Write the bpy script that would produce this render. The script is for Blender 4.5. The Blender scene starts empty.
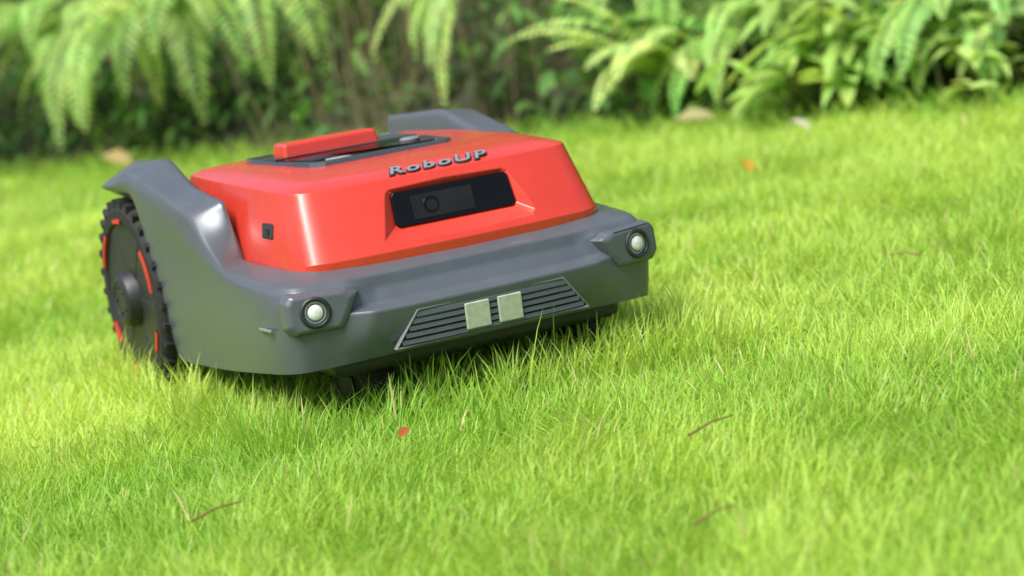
import bpy, math, random
import numpy as np
from mathutils import Matrix, Vector
random.seed(7); rng=np.random.default_rng(7)
S=bpy.context.scene
GZ=-0.028   # soil level (grass tips stand around z=0.02)

# ---------------------------------------------------------------- materials
def new_mat(name):
    m=bpy.data.materials.new(name); m.use_nodes=True
    nt=m.node_tree; b=nt.nodes['Principled BSDF']; return m,nt,b
def plastic(name,col,rough=.4,var=.08,bump=.02,scale=40,coat=0.,metal=0.,spec=.5,fleck=0):
    m,nt,b=new_mat(name); N=nt.nodes; L=nt.links
    tc=N.new('ShaderNodeTexCoord')
    n=N.new('ShaderNodeTexNoise'); n.inputs['Scale'].default_value=scale; n.inputs['Detail'].default_value=6
    L.new(tc.outputs['Object'],n.inputs['Vector'])
    r=N.new('ShaderNodeValToRGB'); c=Vector(col)
    r.color_ramp.elements[0].position=.3; r.color_ramp.elements[1].position=.75
    r.color_ramp.elements[0].color=(*(c*(1-var)),1); r.color_ramp.elements[1].color=(*(c*(1+var)),1)
    L.new(n.outputs['Fac'],r.inputs['Fac']); L.new(r.outputs['Color'],b.inputs['Base Color'])
    mr=N.new('ShaderNodeMapRange'); mr.inputs['To Min'].default_value=rough*.8; mr.inputs['To Max'].default_value=min(1,rough*1.25)
    L.new(n.outputs['Fac'],mr.inputs['Value']); L.new(mr.outputs['Result'],b.inputs['Roughness'])
    n2=N.new('ShaderNodeTexNoise'); n2.inputs['Scale'].default_value=1400; L.new(tc.outputs['Object'],n2.inputs['Vector'])
    bp=N.new('ShaderNodeBump'); bp.inputs['Strength'].default_value=bump; bp.inputs['Distance'].default_value=.001
    L.new(n2.outputs['Fac'],bp.inputs['Height']); L.new(bp.outputs['Normal'],b.inputs['Normal'])
    b.inputs['Metallic'].default_value=metal; b.inputs['Coat Weight'].default_value=coat; b.inputs['Coat Roughness'].default_value=.15
    b.inputs['Specular IOR Level'].default_value=spec
    return m
GREY=plastic('grey_plastic',(.112,.128,.146),.30,.07,.10,metal=.25)
GREYL=plastic('light_grey_plastic',(.20,.215,.235),.4,.06,.05)
DARK=plastic('dark_plastic',(.020,.022,.025),.45,.2,.1)
INSET=plastic('inset_panel',(.045,.055,.062),.3,.1,.03)
RED=plastic('red_plastic',(.64,.048,.028),.26,.05,.04,coat=.45)
REDD=plastic('red_trim',(.6,.04,.02),.4,.08,.04)
RUB=plastic('rubber',(.014,.014,.015),.7,.3,.4,scale=90)
GLASS=plastic('black_glass',(.004,.004,.004),.12,.1,0,spec=.3)
CHROME=plastic('dark_chrome',(.50,.51,.53),.25,.05,.02,metal=.9)
SILVER=plastic('silver_letter',(.26,.27,.29),.35,.05,.02,metal=.2)
LENS=plastic('lamp_lens',(.72,.74,.7),.12,.15,.02,scale=300,coat=1.)
BADGE=plastic('badge_pale',(.46,.50,.38),.3,.15,.03,scale=150)
def leafmat(name,trans=.45,rough=.45):
    m,nt,b=new_mat(name); N=nt.nodes; L=nt.links
    a=N.new('ShaderNodeAttribute'); a.attribute_name='Col'
    L.new(a.outputs['Color'],b.inputs['Base Color']); b.inputs['Roughness'].default_value=rough
    b.inputs['Specular IOR Level'].default_value=.35
    t=N.new('ShaderNodeBsdfTranslucent')
    mx=N.new('ShaderNodeMix'); mx.data_type='RGBA'; mx.blend_type='MULTIPLY'; mx.inputs[0].default_value=1
    L.new(a.outputs['Color'],mx.inputs[6]); mx.inputs[7].default_value=(1.2,1.12,.75,1)
    L.new(mx.outputs[2],t.inputs['Color'])
    ms=N.new('ShaderNodeMixShader'); ms.inputs[0].default_value=trans
    L.new(b.outputs[0],ms.inputs[1]); L.new(t.outputs[0],ms.inputs[2])
    L.new(ms.outputs[0],N['Material Output'].inputs['Surface']); return m
GRASSM=leafmat('grass_blade',.5,.4); LEAFM=leafmat('leaf',.4,.4)
def soil(name,c1,c2,scale):
    m,nt,b=new_mat(name); N=nt.nodes; L=nt.links
    tc=N.new('ShaderNodeTexCoord'); n=N.new('ShaderNodeTexNoise'); n.inputs['Scale'].default_value=scale; n.inputs['Detail'].default_value=10
    L.new(tc.outputs['Object'],n.inputs['Vector'])
    r=N.new('ShaderNodeValToRGB'); r.color_ramp.elements[0].position=.35; r.color_ramp.elements[1].position=.68
    r.color_ramp.elements[0].color=(*c1,1); r.color_ramp.elements[1].color=(*c2,1)
    L.new(n.outputs['Fac'],r.inputs['Fac']); L.new(r.outputs['Color'],b.inputs['Base Color']); b.inputs['Roughness'].default_value=.95
    bp=N.new('ShaderNodeBump'); bp.inputs['Strength'].default_value=.6; bp.inputs['Distance'].default_value=.02
    L.new(n.outputs['Fac'],bp.inputs['Height']); L.new(bp.outputs['Normal'],b.inputs['Normal']); return m
THATCH=soil('lawn_soil',(.11,.17,.03),(.23,.30,.06),60)
BANKM=soil('bank_soil',(.018,.026,.010),(.085,.08,.035),14)

# ---------------------------------------------------------------- helpers
def obj(name,verts,faces,mat,parent=None,smooth=True,bevel=None,seg=3,ang=25,sub=0):
    me=bpy.data.meshes.new(name); me.from_pydata([tuple(v) for v in verts],[],faces); me.validate(); me.update()
    import bmesh
    bm=bmesh.new(); bm.from_mesh(me); bmesh.ops.recalc_face_normals(bm,faces=bm.faces); bm.to_mesh(me); bm.free()
    o=bpy.data.objects.new(name,me); S.collection.objects.link(o)
    me.materials.append(mat)
    if smooth: me.shade_smooth()
    if bevel:
        b=o.modifiers.new('b','BEVEL'); b.width=bevel; b.segments=seg; b.limit_method='ANGLE'; b.angle_limit=math.radians(ang); b.harden_normals=True
    if sub:
        s=o.modifiers.new('s','SUBSURF'); s.levels=sub; s.render_levels=sub
    if parent: o.parent=parent
    return o
def box(name,c,s,mat,parent,bevel=.002,rot=None,taper=None):
    x,y,z=[k/2 for k in s]; v=[]
    for sz in (-1,1):
        for sx,sy in ((-1,-1),(1,-1),(1,1),(-1,1)):
            t=taper if (taper and sz>0) else (1,1)
            v.append(Vector((sx*x*t[0],sy*y*t[1],sz*z)))
    if rot: v=[rot@q for q in v]
    v=[q+Vector(c) for q in v]
    return obj(name,v,[(3,2,1,0),(4,5,6,7),(0,1,5,4),(1,2,6,5),(2,3,7,6),(3,0,4,7)],mat,parent,True,bevel)
def lathe(name,prof,mat,parent,origin,axis,n=64,closed=False,smooth=True,bevel=None):
    A=Vector(axis).normalized(); ref=Vector((0,0,1)) if abs(A.z)<.9 else Vector((1,0,0))
    U=A.cross(ref).normalized(); V=A.cross(U); v=[]; f=[]
    for i in range(n):
        a=2*math.pi*i/n; d=U*math.cos(a)+V*math.sin(a)
        for r,h in prof: v.append(Vector(origin)+d*r+A*h)
    m=len(prof)
    for i in range(n):
        j=(i+1)%n
        for k in range(m-1 if not closed else m):
            l=(k+1)%m; f.append((i*m+k,j*m+k,j*m+l,i*m+l))
    if not closed:
        f.append(tuple(i*m for i in range(n))); f.append(tuple(i*m+m-1 for i in range(n)))
    return obj(name,v,f,mat,parent,smooth,bevel or .0008,2,30)
def loft(rings,closed=True):
    v=[];f=[]
    full=[]
    for R in rings:
        left=[(-x,y,z) for x,y,z in R[:0:-1]]
        full.append(left+list(R))
    n=len(full[0])
    for R in full: v+=R
    for i in range(len(full)-1):
        for k in range(n if closed else n-1):
            l=(k+1)%n; f.append((i*n+k,i*n+l,(i+1)*n+l,(i+1)*n+k))
    return v,f,n
def crease(o,pairs):
    me=o.data; at=me.attributes.new('crease_edge','FLOAT','EDGE')
    vals=[0.]*len(me.edges)
    for e in me.edges:
        vals[e.index]=pairs(e.vertices[0],e.vertices[1])
    at.data.foreach_set('value',vals)

# ---------------------------------------------------------------- mower
mower=bpy.data.objects.new('robot_lawn_mower',None); S.collection.objects.link(mower)
A=[(0,-.292,.066),(.10,-.290,.066),(.140,-.286,.065),(.165,-.283,.064),(.203,-.274,.063),(.217,-.250,.061),(.218,-.17,.055),(.217,-.11,.050),(.215,-.05,.045),(.216,.03,.042),(.221,.108,.042),(.222,.150,.228),(.222,.252,.236)]
B=[(0,-.308,.090),(.10,-.306,.09),(.142,-.300,.09),(.167,-.289,.09),(.206,-.279,.09),(.221,-.252,.09),(.223,-.17,.09),(.222,-.11,.09),(.221,-.05,.09),(.222,.03,.09),(.226,.114,.09),(.226,.152,.236),(.226,.255,.239)]
C=[(0,-.313,.116),(.09,-.311,.116),(.130,-.305,.116),(.158,-.291,.117),(.208,-.280,.118),(.222,-.252,.118),(.224,-.17,.122),(.224,-.11,.122),(.223,-.05,.125),(.224,.03,.13),(.228,.117,.14),(.229,.154,.239),(.230,.258,.241)]
D=[(0,-.294,.1200),(.085,-.293,.1200),(.122,-.288,.1200),(.150,-.287,.124),(.207,-.279,.128),(.2215,-.251,.130),(.224,-.17,.136),(.224,-.11,.139),(.224,-.05,.150),(.225,.03,.170),(.229,.119,.190),(.231,.156,.241),(.232,.260,.2425)]
E=[(0,-.283,.136),(.085,-.282,.136),(.118,-.280,.136),(.144,-.284,.142),(.203,-.275,.144),(.219,-.25,.145),(.223,-.17,.150),(.2245,-.11,.155),(.227,-.055,.178),(.229,.0,.205),(.232,.095,.238),(.234,.17,.252),(.235,.262,.245)]
F=[(0,-.280,.149),(.085,-.279,.149),(.12,-.278,.149),(.146,-.277,.150),(.199,-.268,.151),(.214,-.246,.152),(.219,-.17,.157),(.221,-.115,.163),(.222,-.070,.188),(.224,-.025,.220),(.227,.07,.246),(.229,.17,.267),(.229,.264,.250)]
G=[(0,-.250,.160),(.085,-.249,.160),(.12,-.247,.160),(.146,-.244,.161),(.172,-.238,.162),(.180,-.22,.163),(.185,-.14,.165),(.187,-.085,.168),(.187,-.065,.198),(.187,-.052,.233),(.182,.055,.244),(.177,.150,.275),(.172,.310,.268)]
H=[(x*.96 if i>8 else x*.93,y+(.012 if y<-.2 else 0),z-(.07 if i>8 else .035)) for i,(x,y,z) in enumerate(G)]
v,f,n=loft([A,B,C,D,E,F,G,H],closed=False)
body=obj('body_shell',v,f,GREY,mower,True,None,sub=3)
cr={0:.9,1:.1,2:1,3:.9,4:.85,5:.95,6:.95,7:.5}
def cf(a,b):
    ra,rb=a//n,b//n
    ka=abs(a%n-12); kb=abs(b%n-12)
    if ra==rb:
        if 4<=max(ka,kb) and ra in(2,3,4) : return .15 if ra!=4 else .35
        return cr[ra]
    if ka==kb and ka==4: return .35
    if ka==kb and ka in(2,3) : return .7
    if ka==kb and ka==12: return .9
    if ka==kb and ka in(7,9) and min(ra,rb)>=5: return .8
    if ka==kb and ka in(10,11): return .5
    return 0
crease(body,cf)
box('floor_pan',(0,-.02,.092),(.34,.50,.09),DARK,mower,.01)
box('rear_panel',(0,.235,.15),(.33,.03,.16),GREY,mower,.01)

# red cover with a cut-in window recess
Rb=[(0,-.262),(.09,-.259),(.148,-.2525),(.163,-.2475),(.173,-.239),(.179,-.226),(.1815,-.208),(.184,-.12),(.184,.05),(.172,.20)]
Rt=[(0,-.222),(.09,-.219),(.142,-.2135),(.154,-.2095),(.162,-.202),(.1665,-.191),(.168,-.176),(.170,-.10),(.166,.05),(.150,.17)]
zt=lambda y:.238+.010*min(1,max(0,(y+.222)/.2))
def rr(t,z0=None):
    out=[]
    for (a,b),(c,d) in zip(Rb,Rt):
        x=a+(c-a)*t; y=b+(d-b)*t; z=.166+(zt(d)-.166)*t
        out.append((x,y,z))
    return out
def ins(k,dz): return [(c*k,(d+.03)*k-.03,zt(d)+dz) for c,d in Rt]
v,f,n2=loft([[(a,b+.002,.145) for a,b in Rb],rr(0),rr(.5),rr(1),ins(.93,.005),ins(.80,.0085)])
f.append(tuple(range(5*n2,6*n2))); f.append(tuple(range(n2)))
cover=obj('red_cover',v,f,RED,mower,True)
def wp(x,z,off=0):
    t=(z-.166)/.072; y=-.262+.040*t+ .003*(abs(x)/.09)**2
    return Vector((x,y-off*.87,z+off*.45))
SH=.006
inner=[(-.064,.187),(.066,.187),(.070,.191),(.0675,.2195),(.064,.2225),(-.063,.2225),(-.0665,.2195),(-.0685,.191)]
outer=[(-.085,.1735),(.085,.1735),(.0905,.178),(.0735,.2255),(.0695,.2285),(-.0695,.2285),(-.0735,.2255),(-.0905,.178)]
inner=[(x+SH,z) for x,z in inner]; outer=[(x+SH*.6,z) for x,z in outer]
ipl=lambda z:-.2235-(.2225-z)*.26
cutv=[]
for x,z in outer: p=wp(x,z,0); cutv.append(Vector((x,p.y-.001,z)))
for x,z in inner: cutv.append(Vector((x,ipl(z),z)))
for i in range(8): cutv[i]=cutv[i]+(cutv[i]-cutv[i+8])*.25
cf_=[(i,(i+1)%8,8+(i+1)%8,8+i) for i in range(8)]+[tuple(range(8)),tuple(range(8,16))]
cut=obj('tmp_cut',cutv,cf_,RED)
bm_=cover.modifiers.new('bool','BOOLEAN'); bm_.object=cut; bm_.operation='DIFFERENCE'; bm_.solver='EXACT'
bv=cover.modifiers.new('b','BEVEL'); bv.width=.0045; bv.segments=4; bv.limit_method='ANGLE'; bv.angle_limit=math.radians(27); bv.harden_normals=True
bpy.context.view_layer.update()
me=bpy.data.meshes.new_from_object(cover.evaluated_get(bpy.context.evaluated_depsgraph_get()))
cover.modifiers.clear(); cover.data=me; bpy.data.objects.remove(cut)
gl=[cutv[8+i]+Vector((0,-.0050,0)) for i in range(8)]
ctr=sum(gl,Vector())/8
gl=[ctr+Vector(((p-ctr).x*1.03,(p-ctr).y,(p-ctr).z*1.03)) for p in gl]
gb=[p+Vector((0,.006,0)) for p in gl]
obj('sensor_window',gl+gb,[tuple(range(8))]+[(i,(i+1)%8,8+(i+1)%8,8+i) for i in range(8)],GLASS,mower,True,.001,2)
gy=lambda z:ipl(z)-.0052
lathe('camera_lens',[(.0095,0),(.0095,.0008),(.007,.0011),(.0055,.0003)],GLASS,mower,(-.020,gy(.204),.204),(0,-.967,.255),32)
box('sensor_divider',(-.006,gy(.204),.204),(.072,.0008,.026),plastic('sensor_plate',(.010,.009,.007),.3,.2,.05),mower,.0003,Matrix.Rotation(math.radians(-14.6),3,'X'))
# lettering
def text(nm,off,ext,mat,dz):
    cu=bpy.data.curves.new('lettering','FONT'); cu.body='RoboUP'; cu.size=.0265; cu.extrude=ext; cu.shear=.3; cu.align_x='CENTER'; cu.align_y='CENTER'; cu.offset=off; cu.space_character=1.25
    lt=bpy.data.objects.new('tmp',cu); S.collection.objects.link(lt)
    bpy.context.view_layer.update()
    me=bpy.data.meshes.new_from_object(lt.evaluated_get(bpy.context.evaluated_depsgraph_get())); bpy.data.objects.remove(lt)
    lt=bpy.data.objects.new(nm,me); S.collection.objects.link(lt); me.materials.clear(); me.materials.append(mat)
    lt.location=(.002,-.2110,.2428+dz); lt.rotation_euler=(math.radians(24),0,0); lt.scale=(1.08,.80,1); lt.parent=mower
text('lettering_painted_shade',.0016,.0012,DARK,-.0004); text('lettering',.0005,.0012,SILVER,.0010)  # wider black copy beneath the letters paints in the shading around them
def plate(name,pts,z0,z1,mat,bev):
    v,f,m=loft([[(x,y,z0) for x,y in pts],[(x,y,z1) for x,y in pts]])
    f.append(tuple(range(m,2*m))); return obj(name,v,f,mat,mower,True,bev,3,25)
plate('top_inset_rim',[(0,-.082),(.074,-.082),(.088,-.068),(.105,.09),(.096,.14),(0,.14)],.245,.2560,INSET,.003)
plate('top_inset_glass',[(0,-.064),(.066,-.064),(.077,-.053),(.088,.02),(0,.02)],.25,.2575,GLASS,.001)
plate('lid_panel',[(0,.032),(.090,.032),(.093,.125),(0,.125)],.25,.2585,INSET,.002)
box('stop_button_bar',(-.014,.064,.2615),(.122,.044,.024),RED,mower,.004,taper=(.96,.82))
lathe('knob',[(.012,0),(.012,.003),(.009,.004)],GREYL,mower,(.058,-.02,.2570),(0,0,1),32)
for sx in (-1,1):
    rt=Matrix.Rotation(sx*math.radians(-11),3,'Y')
    p=Vector((sx*.1757,-.150,.2))
    box('side_socket',p,(.005,.032,.017),DARK,mower,.0022,rt)
    box('side_socket_plug',p+Vector((sx*.002,-.002,-.001)),(.003,.012,.008),GLASS,mower,.001,rt)
    box('side_mark',(sx*.2235,-.228,.108),(.003,.034,.0030),GREYL,mower,.0008)
for sx in (-1,1):
    c=Vector((sx*.188,-.284,.1245)); nrm=Vector((sx*.20,-.97,.05)).normalized()
    rot=nrm.to_track_quat('-Y','Z').to_matrix()
    k=[(-.034,.018),(.024,.020),(.030,.012),(.030,-.012),(.022,-.021),(-.026,-.021),(-.034,-.010),(-.046,.012)]
    pts=[(a,b) for a,b in k] if sx>0 else [(-a,b) for a,b in k]
    vv=[]
    for off,sc in ((.012,1.12),(-.003,1.0),(-.006,.84)):
        for a,b in pts: vv.append(c+rot@Vector((a*sc,off,b*sc)))
    m=8; ff=[]
    for r in range(2):
        for q in range(m):
            l=(q+1)%m; ff.append((r*m+q,r*m+l,(r+1)*m+l,(r+1)*m+q))
    ff.append(tuple(range(2*m,3*m)))
    obj('headlight_pod',vv,ff,GREY,mower,True,.0035,3,18)
    o=c+nrm*.0055
    lathe('headlight_bezel',[(.0165,-.003),(.0165,.002),(.0145,.0036),(.0125,.003),(.0118,-.001)],DARK,mower,o,nrm,40,closed=True)
    lathe('headlight_reflector',[(.0122,-.001),(.011,.001),(.0085,.0)],CHROME,mower,o,nrm,40)
    lathe('headlight_lens',[(.0085,.0),(.0078,.0022),(.005,.0036),(.002,.004)],LENS,mower,o,nrm,40)
def gp(x,z,off=0):
    y=-.3090-(.114-z)*-.06+.004*(x/.1)**2
    return Vector((x,y-off,z))
tz0,tz1=.071,.109
outl=[(-.114,tz0),(.114,tz0),(.086,tz1),(-.086,tz1)]
v=[gp(x,z,-.004) for x,z in outl]+[gp(x,z,.005) for x,z in outl]+[gp(x*.975,tz0+.0022 if z<.09 else tz1-.002,.0035) for x,z in outl]+[gp(x*.975,tz0+.0022 if z<.09 else tz1-.002,-.002) for x,z in outl]
f=[(r*4+k,r*4+(k+1)%4,(r+1)*4+(k+1)%4,(r+1)*4+k) for r in range(3) for k in range(4)]
obj('grille_frame',v,f,GREYL,mower,True,.0008,2,20)
v=[gp(x*.97,z,.0005) for x,z in outl]; obj('grille_back',v,[(0,1,2,3)],DARK,mower,False)
for i in range(5):
    z=.0770+i*.0068; hw=(.111-(z-tz0)/(tz1-tz0)*.027)
    vv=[]
    for x in np.linspace(-hw,hw,9):
        vv+=[gp(x,z-.0027,.0008),gp(x,z-.0027,.0042),gp(x,z+.0016,.0035),gp(x,z+.0026,.0008)]
    ff=[(i2*4+k,i2*4+k+1,i2*4+k+5,i2*4+k+4) for i2 in range(8) for k in range(3)]
    obj('grille_slat_%d'%(i+1),vv,ff,GREY,mower,False)
for i,(x0,x1) in enumerate(((-.034,-.006),(.004,.032))):
    vv=[gp(x,z,o) for o in (.001,.0058) for x,z in ((x0,.0765),(x1,.0765),(x1,.1045),(x0,.1045))]
    obj('badge_%d'%(i+1),vv,[(0,1,2,3),(4,5,6,7),(0,1,5,4),(1,2,6,5),(2,3,7,6),(3,0,4,7)],BADGE,mower,True,.0012,2)
def rear_wheel(sx):
    R=.122; c=Vector((sx*.2330,.2230,.1096)); ax=(sx,0,0)
    lathe('rear_tyre',[(.090,-.004),(.094,.0),(.108,.0),(.114,-.004),(R-.004,-.012),(R-.004,-.040),(.112,-.048),(.088,-.048)],RUB,mower,c,ax,96,closed=True)
    lathe('rear_rim',[(.091,-.003),(.086,-.005),(.080,-.014),(.035,-.017),(.030,-.012)],DARK,mower,c,ax,72)
    v=[];f=[]
    for i in range(30):
        a=2*math.pi*i/30
        for (h0,h1,da) in ((-.001,-.024,0),(-.024,-.047,.105)):
            b=len(v)
            for hh,sk in ((h0,da),(h1,da+.05 if da==0 else da-.05)):
                for aa in (-.035,.035):
                    for r in (R-.010,R):
                        w=a+sk+aa*(1 if r<R-.001 else .8)
                        v.append(c+Vector((sx*hh,math.cos(w)*r,math.sin(w)*r)))
            f+=[(b,b+1,b+3,b+2),(b+4,b+6,b+7,b+5),(b+1,b+5,b+7,b+3),(b,b+4,b+5,b+1),(b+2,b+3,b+7,b+6)]
    obj('rear_tread',v,f,RUB,mower,False)
    v=[];f=[]
    for i in range(6):
        a0=2*math.pi*i/6+.35; b=len(v); m=9
        for q in range(m):
            w=a0+(.30 if i%2 else .55)*q/(m-1)
            for r,h in ((.0925,-.001),(.0925,.0022),(.0975,.0022),(.0975,-.001)):
                v.append(c+Vector((sx*h,math.cos(w)*r,math.sin(w)*r)))
        for q in range(m-1):
            for k in range(3): f.append((b+q*4+k,b+q*4+k+1,b+q*4+k+5,b+q*4+k+4))
    obj('rear_wheel_accents',v,f,REDD,mower,False)
    for i in range(6):
        a=2*math.pi*i/6+.1
        rot=Matrix.Rotation(a,3,'X')
        box('spoke_%d'%(i+1),c+rot@Vector((sx*-.008,.058,0)),(.012,.060,.015),DARK,mower,.003,rot)
    lathe('rear_hub',[(.036,-.014),(.034,.004),(.030,.011),(.024,.014),(.022,.012),(.012,.012)],DARK,mower,c,ax,48)
    for i in range(5):
        a=2*math.pi*i/5; lathe('hub_bolt',[(.0022,0),(.0022,.0015),(.0015,.002)],DARK,mower,c+Vector((sx*.0120,math.cos(a)*.017,math.sin(a)*.017)),ax,10)
for sx in (-1,1): rear_wheel(sx)
CAS=((-.100,-.165,.12),(.150,-.175,.1))
for cx,cy,tw in CAS:
    c=Vector((cx,cy,.022)); 
    lathe('front_caster_wheel',[(.030,-.020),(.042,-.018),(.046,-.009),(.046,.009),(.042,.018),(.030,.020)],RUB,mower,c,(1,tw,0),48)
    lathe('caster_hub',[(.014,-.024),(.014,.024)],DARK,mower,c,(1,tw,0),24)
    box('caster_fork',c+Vector((0,.014,.045)),(.056,.030,.045),DARK,mower,.006)
box('cutting_deck',(0,-.0,.045),(.26,.26,.03),DARK,mower,.01)

# ---------------------------------------------------------------- value noise
def vnoise(x,y,sc,seed):
    g=np.random.default_rng(seed).random((97,97)); X=(x*sc+31.3)%96; Y=(y*sc+47.7)%96
    i=X.astype(int); j=Y.astype(int); fx=X-i; fy=Y-j; fx=fx*fx*(3-2*fx); fy=fy*fy*(3-2*fy)
    return (g[i,j]*(1-fx)+g[i+1,j]*fx)*(1-fy)+(g[i,j+1]*(1-fx)+g[i+1,j+1]*fx)*fy
H0=np.array([.56,4.25]); HD=np.array([.376,-.927]); HN=np.array([.927,.376])
def hedge_d(x,y): return (x-H0[0])*HN[0]+(y-H0[1])*HN[1]

# ---------------------------------------------------------------- ground
def grid(name,xs,ys,zf,mat):
    X,Y=np.meshgrid(xs,ys,indexing='ij'); Z=zf(X,Y); v=np.stack([X,Y,Z],-1).reshape(-1,3)
    a,b=len(xs),len(ys); f=[(i*b+j,(i+1)*b+j,(i+1)*b+j+1,i*b+j+1) for i in range(a-1) for j in range(b-1)]
    return obj(name,v.tolist(),f,mat)
xs=np.concatenate([[-400,-100,-30,-10],np.linspace(-4,6,60),[12,40,120,400]]); ys=np.concatenate([[-400,-100,-30,-8],np.linspace(-3,9,70),[20,50,120,400]])
grid('ground',xs,ys,lambda X,Y:GZ+0*X+.006*(vnoise(X,Y,2,3)-.5),THATCH)

def add_cols(me,cols):
    at=me.attributes.new('Col','FLOAT_COLOR','POINT'); at.data.foreach_set('color',cols.astype(np.float32).ravel())
def np_mesh(name,V,loops,starts,cols,mat):
    me=bpy.data.meshes.new(name); me.vertices.add(len(V)); me.vertices.foreach_set('co',V.astype(np.float32).ravel())
    me.loops.add(len(loops)); me.loops.foreach_set('vertex_index',loops.astype(np.int32))
    me.polygons.add(len(starts)); me.polygons.foreach_set('loop_start',starts.astype(np.int32))
    me.update(calc_edges=True); me.validate(); add_cols(me,cols); me.materials.append(mat); me.shade_smooth()
    o=bpy.data.objects.new(name,me); S.collection.objects.link(o); return o
# ---------------------------------------------------------------- grass
lawn_c=np.array([-.982,-2.463]); fd=np.array([.423,.906]); rd=np.array([.906,-.423])
def sample(n,s0,s1):
    s=np.sqrt(rng.random(n)*(s1**2-s0**2)+s0**2); w=.36+.27*s; t=(rng.random(n)*2-1)*w
    p=lawn_c+s[:,None]*fd+t[:,None]*rd; return p,s
P=[];
for n_,a,b in ((115000,1.0,2.3),(120000,2.3,3.8),(70000,3.8,5.6),(35000,5.6,8.0)):
    p,s=sample(n_,a,b); P.append(np.c_[p,s])
P=np.concatenate(P); x,y,s=P.T
d=hedge_d(x,y); keep=(d<.12)|((d<.5)&(rng.random(len(x))<.25))
for sx in (-1,1):
    keep&=~((abs(x-sx*.21)<.028)&(abs(y-.22)<.04))
for cx,cy,tw in CAS: keep&=~((abs(x-cx)<.022)&(abs(y-cy)<.028))
x,y,s=x[keep],y[keep],s[keep]; n=len(x)
under=(abs(x)<.20)&(y>-.25)&(y<.25)
edge=(np.abs(x)<.29)&(y>-.36)&(y<.36)&~under
nz=vnoise(x,y,9,1); nz2=vnoise(x,y,2.2,2); nz3=vnoise(x,y,30,5); nz4=vnoise(x,y,1.1,12)
Lh=(.030+.024*rng.random(n)+.018*nz+.010*nz3)*np.where(rng.random(n)<.04,1.3,1)
Lh=np.where(edge,Lh*(1.2+.25*(nz3>.55)),Lh)
Lh=np.where(under,np.minimum(Lh,.060),Lh)
az=rng.random(n)*2*np.pi*.8+vnoise(x,y,5,6)*7
lean=.3+.8*rng.random(n)**1.1
lean=np.where(edge,lean*.75,lean)
dist=np.clip(s/2.5,.8,2.6)
w0=(.0006+.00065*rng.random(n))*dist**.8
dx,dy=np.cos(az),np.sin(az); fa=az+np.pi/2+(rng.random(n)-.5)*1.6; wx,wy=np.cos(fa),np.sin(fa)
V=np.zeros((n,7,3)); z0=GZ-.002
for k,(t,ww) in enumerate(((0,.8),(.42,1.),(.78,.7),(1,0))):
    hx=Lh*lean*(t**1.7)*.85; hz=Lh*(t-.38*lean*t**2)
    cx=x+dx*hx; cy=y+dy*hx; cz=z0+hz
    if k<3:
        V[:,2*k]=np.c_[cx-wx*w0*ww,cy-wy*w0*ww,cz]; V[:,2*k+1]=np.c_[cx+wx*w0*ww,cy+wy*w0*ww,cz]
    else: V[:,6]=np.c_[cx,cy,cz]
base=np.arange(n)[:,None]*7
loops=(base+np.array([0,1,3,2,2,3,5,4,4,5,6])).ravel()
starts=(np.arange(n)[:,None]*11+np.array([0,4,8])).ravel()
g1=np.array([.30,.55,.065]); g2=np.array([.64,.81,.17]); 
mixv=np.clip(.24+.5*rng.random(n)+.75*(nz2-.5)+.45*(nz-.5)+.4*(nz4-.5),0,1)[:,None]
c=g1*(1-mixv)+g2*mixv
dry=rng.random(n)<.025+.04*(nz3>.75); c[dry]=np.array([.68,.60,.30])
c*= (.82+.34*rng.random(n))[:,None]
tt=np.array([0,0,.42,.42,.78,.78,1]); rootc=np.array([.42,.51,.12])
cols=np.ones((n,7,4)); k=np.clip(1-tt*2.2,0,1)[None,:,None]*.5
cols[:,:,:3]=np.clip(c[:,None,:]*(1-k)+rootc*k,0,.92)
np_mesh('lawn_grass',V.reshape(-1,3),loops,starts,cols.reshape(-1,4),GRASSM)

# ---------------------------------------------------------------- bank behind the lawn
def bank_z(d,u):
    d=np.maximum(d,0); return GZ-.02+.10*np.minimum(d,.3)/.3*np.minimum(d*3,1)+.75*np.maximum(d-.25,0)**1.1
us=np.linspace(-3,7,120); ds=np.concatenate([np.linspace(0,1.5,24),[2,3,5]])
vv=[];
for u_ in us:
    for d_ in ds:
        nzv=float(vnoise(np.array([u_]),np.array([d_]),4,9)[0])-.5; n3=float(vnoise(np.array([u_]),np.array([d_]),13,10)[0])-.5
        p=H0+HD*u_+HN*(d_+nzv*.12*(d_>0)); vv.append((p[0],p[1],float(bank_z(d_,u_))+(.12*nzv+.05*n3)*min(1,d_*3)))
b=len(ds); obj('earth_bank',vv,[(i*b+j,(i+1)*b+j,(i+1)*b+j+1,i*b+j+1) for i in range(len(us)-1) for j in range(b-1)],BANKM)

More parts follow.
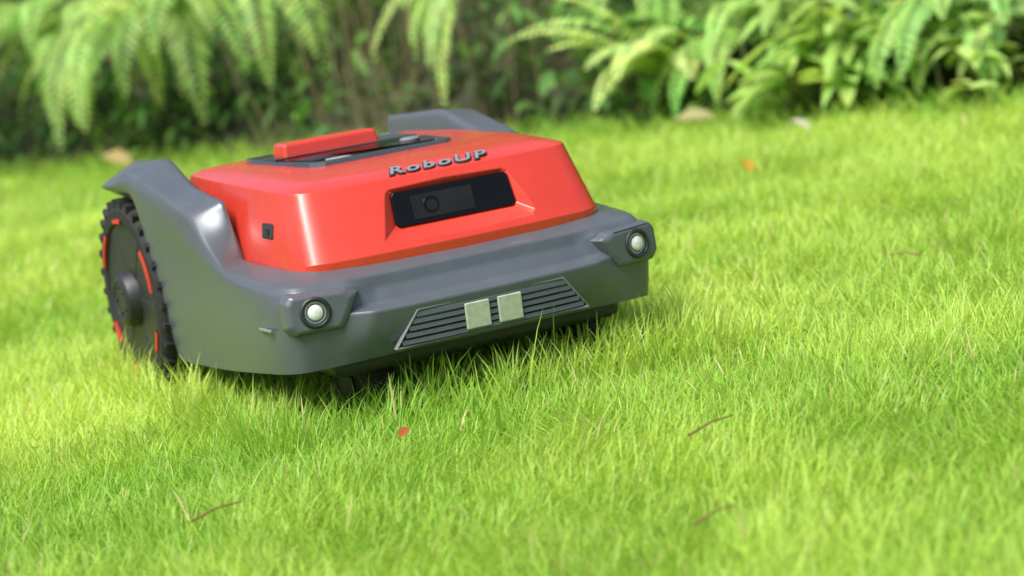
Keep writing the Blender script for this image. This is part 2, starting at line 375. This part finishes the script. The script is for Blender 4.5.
def P3(h,d,z): q=H0+HD*h+HN*d; return Vector((q[0],q[1],z))
HD3=Vector((HD[0],HD[1],0)); HN3=Vector((HN[0],HN[1],0))
class Acc:
    def __init__(s): s.v=[];s.f=[];s.c=[]
    def leaf(s,p,d,nrm,L,W,col,droop=.3):
        d=d.normalized(); sd=d.cross(nrm).normalized(); up=sd.cross(d)
        b=len(s.v)
        pts=[(0,0,0),(.25,.75,.0),(.55,1,-.0),(.8,.6,0)]
        s.v.append(p); s.c.append(col)
        for t,w,_ in pts[1:]:
            m=p+d*L*t-up*0+Vector((0,0,-droop*L*t*t)); 
            s.v+= [m-sd*W*w*.5+up*W*.12*w, m-up*W*.05, m+sd*W*w*.5+up*W*.12*w]; s.c+=[col]*3
        s.v.append(p+d*L+Vector((0,0,-droop*L))); s.c.append(col)
        s.f+=[(b,b+2,b+1),(b,b+3,b+2)]
        for k in (0,3): s.f+=[(b+1+k,b+2+k,b+5+k,b+4+k),(b+2+k,b+3+k,b+6+k,b+5+k)]
        s.f+=[(b+7,b+8,b+10),(b+8,b+9,b+10)]
    def stem(s,pts,r0,r1,col):
        nn=5; b=len(s.v); m=len(pts)
        for i,p in enumerate(pts):
            d=(pts[min(i+1,m-1)]-pts[max(i-1,0)]).normalized(); a=d.cross(Vector((.3,.9,.2))).normalized(); e=d.cross(a)
            r=r0+(r1-r0)*i/(m-1)
            for k in range(nn):
                w=2*math.pi*k/nn; s.v.append(p+(a*math.cos(w)+e*math.sin(w))*r); s.c.append(col)
        for i in range(m-1):
            for k in range(nn):
                l=(k+1)%nn; s.f.append((b+i*nn+k,b+i*nn+l,b+(i+1)*nn+l,b+(i+1)*nn+k))
    def build(s,name):
        me=bpy.data.meshes.new(name); me.from_pydata(s.v,[],s.f); me.update()
        cols=np.ones((len(s.c),4)); cols[:,:3]=np.array([tuple(c) for c in s.c]); add_cols(me,cols)
        me.materials.append(LEAFM); me.shade_smooth(); o=bpy.data.objects.new(name,me); S.collection.objects.link(o); return o
def vary(c,a=.3):
    k=1+random.uniform(-a,a); return (min(.9,c[0]*k*(1+random.uniform(-.15,.15))),min(.9,c[1]*k),c[2]*k)
def frond(ac,p,direc,L,elev,droop,pl,col,nseg=26,width=.014):
    d=Vector((direc.x,direc.y,0)).normalized(); e=elev; pts=[p.copy()]; dirs=[]
    for i in range(nseg):
        v=d*math.cos(e)+Vector((0,0,math.sin(e))); dirs.append(v); p=p+v*(L/nseg); pts.append(p.copy()); e-=droop/nseg; e=max(e,-1.5)
    ac.stem(pts,.0022,.0006,(.12,.16,.04))
    side=d.cross(Vector((0,0,1))).normalized()
    for i in range(2,nseg):
        t=i/nseg; l=pl*math.sin(math.pi*min(1,(t*.9+.14)))**.7*(1.05-.55*t)
        if l<.006: continue
        up=side.cross(dirs[i]).normalized()
        for sg in (-1,1):
            dd=side*sg*1.0+dirs[i]*(.35+random.uniform(-.1,.1))+Vector((0,0,-.25))
            ac.leaf(pts[i],dd,up,l*random.uniform(.9,1.1),width,vary(col,.18),.2)
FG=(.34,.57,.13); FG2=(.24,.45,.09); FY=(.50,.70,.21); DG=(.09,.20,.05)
def fern(h,d,z,nf,L,pl,col,spread=2.6,elev=(.2,1.0),droop=2.4):
    ac=Acc()
    for i in range(nf):
        a=random.uniform(-spread/2,spread/2)
        dirv=(-HN3)*math.cos(a)+HD3*math.sin(a)
        frond(ac,P3(h+random.uniform(-.04,.04),d+random.uniform(-.04,.04),z),dirv,L*random.uniform(.75,1.15),random.uniform(*elev),droop*random.uniform(.8,1.2),pl*random.uniform(.8,1.15),vary(col,.25))
    return ac.build('fern_plant')
fern(.02,.30,.42,14,.60,.085,FG)
fern(.34,.28,.40,13,.58,.08,FY)
fern(.62,.32,.40,13,.60,.085,FG)
fern(.80,.38,.46,6,.48,.08,FG)
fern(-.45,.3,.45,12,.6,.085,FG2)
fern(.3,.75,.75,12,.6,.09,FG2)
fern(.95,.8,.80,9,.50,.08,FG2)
fern(1.76,.30,.50,9,.50,.055,FY,.6,(-.5,.1),1.4)
fern(2.30,.30,.10,13,.46,.070,FY,3.0,(.8,1.4),1.7)
fern(2.50,.35,.16,12,.46,.07,FG,3.0,(.4,1.2),2.2)
fern(2.20,.5,.30,11,.5,.075,FG,3.0,(.2,1.1),2.4)
fern(2.66,.6,.34,11,.5,.075,FY,3.0,(.2,1.1),2.4)
fern(3.10,.30,.18,11,.42,.06,FG,3.0,(.3,1.1),2.2)
fern(3.30,.35,.15,11,.40,.06,FY,3.0,(.4,1.2),2.2)
fern(3.65,.35,.2,11,.45,.06,FG,3.0,(.3,1.1),2.2)
def shrub(h,d,z,n,L,col,nm='broadleaf_plant',ht=.34):
    ac=Acc()
    for i in range(n):
        b0=P3(h,d,z); a=random.uniform(0,6.28); R=random.uniform(.05,.20); 
        tip=b0+Vector((math.cos(a)*R,math.sin(a)*R,random.uniform(.05,ht)))
        mid=(b0+tip)/2+Vector((0,0,.04)); ac.stem([b0,mid,tip],.003,.0015,(.16,.18,.06))
        for k in range(5):
            aa=random.uniform(0,6.28); dd=Vector((math.cos(aa),math.sin(aa),random.uniform(-.5,.5)))
            ac.leaf(tip-(tip-mid)*random.uniform(0,.9),dd,Vector((random.uniform(-.3,.3),random.uniform(-.3,.3),1)),L*random.uniform(.7,1.2),L*.34,vary(col,.25),.35)
    return ac.build(nm)
shrub(2.84,.10,GZ,22,.125,(.42,.64,.16))
shrub(2.98,.25,.02,18,.11,FG)
shrub(2.7,.40,.15,14,.09,FY)
shrub(3.2,.15,GZ,14,.08,FY,ht=.25)
shrub(1.15,.45,.3,12,.09,FG2)
shrub(3.55,.1,GZ,14,.09,FG)
ac=Acc()
for i in range(80):
    h=random.uniform(.9,3.4) if i>45 else random.uniform(1.0,1.9); d=random.uniform(.12,.6); b0=P3(h,d,float(bank_z(d,h))-.03)
    tip=b0+Vector((random.uniform(-.12,.12),random.uniform(-.12,.12),random.uniform(.3,.9)))
    mid=(b0+tip)/2+Vector((random.uniform(-.04,.04),random.uniform(-.04,.04),0)); ac.stem([b0,mid,tip],random.uniform(.002,.006),.0015,vary((.28,.24,.13),.4))
ac.build('dry_stems')
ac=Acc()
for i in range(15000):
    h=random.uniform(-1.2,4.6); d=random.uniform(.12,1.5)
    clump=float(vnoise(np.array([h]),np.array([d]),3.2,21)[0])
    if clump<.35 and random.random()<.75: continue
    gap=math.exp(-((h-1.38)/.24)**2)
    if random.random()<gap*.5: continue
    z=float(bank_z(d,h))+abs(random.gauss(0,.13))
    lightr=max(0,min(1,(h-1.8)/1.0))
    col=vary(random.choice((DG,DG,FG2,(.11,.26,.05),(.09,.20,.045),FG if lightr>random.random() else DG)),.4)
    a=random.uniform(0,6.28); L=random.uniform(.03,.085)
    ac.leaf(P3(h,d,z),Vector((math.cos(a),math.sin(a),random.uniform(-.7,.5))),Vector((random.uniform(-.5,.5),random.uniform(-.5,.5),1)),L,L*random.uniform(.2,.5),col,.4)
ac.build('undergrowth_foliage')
ac=Acc()
for i in range(3600):
    h=random.uniform(-1,4.5); d=random.gauss(.10,.10)
    p=P3(h,d,GZ); a=random.uniform(0,6.28)
    ac.leaf(p,Vector((math.cos(a)*.45,math.sin(a)*.45,1)),Vector((math.cos(a+1.5),math.sin(a+1.5),.1)),random.uniform(.05,.13),.005,vary((.36,.56,.09),.3),.25)
ac.build('edge_weeds')

# ---------------------------------------------------------------- litter
def leaf_litter(nm,x,y,L,W,col,z,a,tilt=.3):
    ac=Acc(); ac.leaf(Vector((x,y,z)),Vector((math.cos(a),math.sin(a),tilt)),Vector((.2,-.5,1)),L,W,col,.2); return ac.build(nm)
leaf_litter('fallen_leaf',.78,3.60,.10,.09,(.66,.48,.24),.02,2.9,.7)
leaf_litter('fallen_leaf',1.46,1.30,.05,.03,(.70,.62,.56),.025,2.2,.8)
leaf_litter('fallen_leaf',1.02,.82,.038,.026,(.66,.36,.05),.030,1.2,.9)
leaf_litter('fallen_leaf',-.195,-.48,.020,.010,(.50,.13,.05),.02,.6,.6)
leaf_litter('fallen_leaf',1.60,1.88,.10,.07,(.52,.46,.24),.02,2.6,.3)
leaf_litter('fallen_leaf',1.66,1.75,.09,.06,(.56,.46,.24),.02,.2,.3)
def twig(x,y,L,a,z=.024):
    ac=Acc(); p=Vector((x,y,z)); d=Vector((math.cos(a),math.sin(a),.05))
    ac.stem([p,p+d*L*.5+Vector((0,0,.003)),p+d*L],.0014,.0007,(.34,.24,.11)); ac.build('twig')
twig(-.04,-.76,.06,.3); twig(-.45,-.62,.055,.3); twig(-.19,-1.02,.05,.3)
twig(.62,-.2,.04,2.2)

# ---------------------------------------------------------------- light
W=bpy.data.worlds.new('World'); S.world=W; W.use_nodes=True; nt=W.node_tree
sk=nt.nodes.new('ShaderNodeTexSky'); sk.sky_type='NISHITA'; sk.sun_disc=False
el=math.radians(58); 
sdir=Vector((-.80,-.35,0)).normalized()*math.cos(el)+Vector((0,0,math.sin(el)))
sk.sun_elevation=el; sk.sun_rotation=math.atan2(sdir.x,sdir.y); sk.dust_density=4; sk.air_density=1
nt.links.new(sk.outputs[0],nt.nodes['Background'].inputs[0]); nt.nodes['Background'].inputs[1].default_value=.15
sl=bpy.data.lights.new('sun','SUN'); sl.energy=4.9; sl.angle=math.radians(32); sl.color=(1,.97,.92)
so=bpy.data.objects.new('sun',sl); S.collection.objects.link(so); so.rotation_euler=sdir.to_track_quat('Z','Y').to_euler()
S.view_settings.view_transform='Standard'; S.view_settings.look='None'; S.view_settings.exposure=0

# ---------------------------------------------------------------- camera
yaw,pit,roll=.437,.1482,-.1478
fw=Vector((math.sin(yaw)*math.cos(pit),math.cos(yaw)*math.cos(pit),-math.sin(pit)))
r0=Vector((math.cos(yaw),-math.sin(yaw),0)); u0=r0.cross(fw)
r=r0*math.cos(roll)+u0*math.sin(roll); u=-r0*math.sin(roll)+u0*math.cos(roll)
cd=bpy.data.cameras.new('camera'); cd.sensor_width=36; cd.lens=2290*36/1024; cd.clip_end=1000; cd.clip_start=.05
co=bpy.data.objects.new('camera',cd); S.collection.objects.link(co)
M=Matrix((( r.x,u.x,-fw.x,-.982),(r.y,u.y,-fw.y,-2.4631),(r.z,u.z,-fw.z,.4643),(0,0,0,1))); co.matrix_world=M
cd.dof.use_dof=True; cd.dof.focus_distance=2.32; cd.dof.aperture_fstop=4.8
S.camera=co
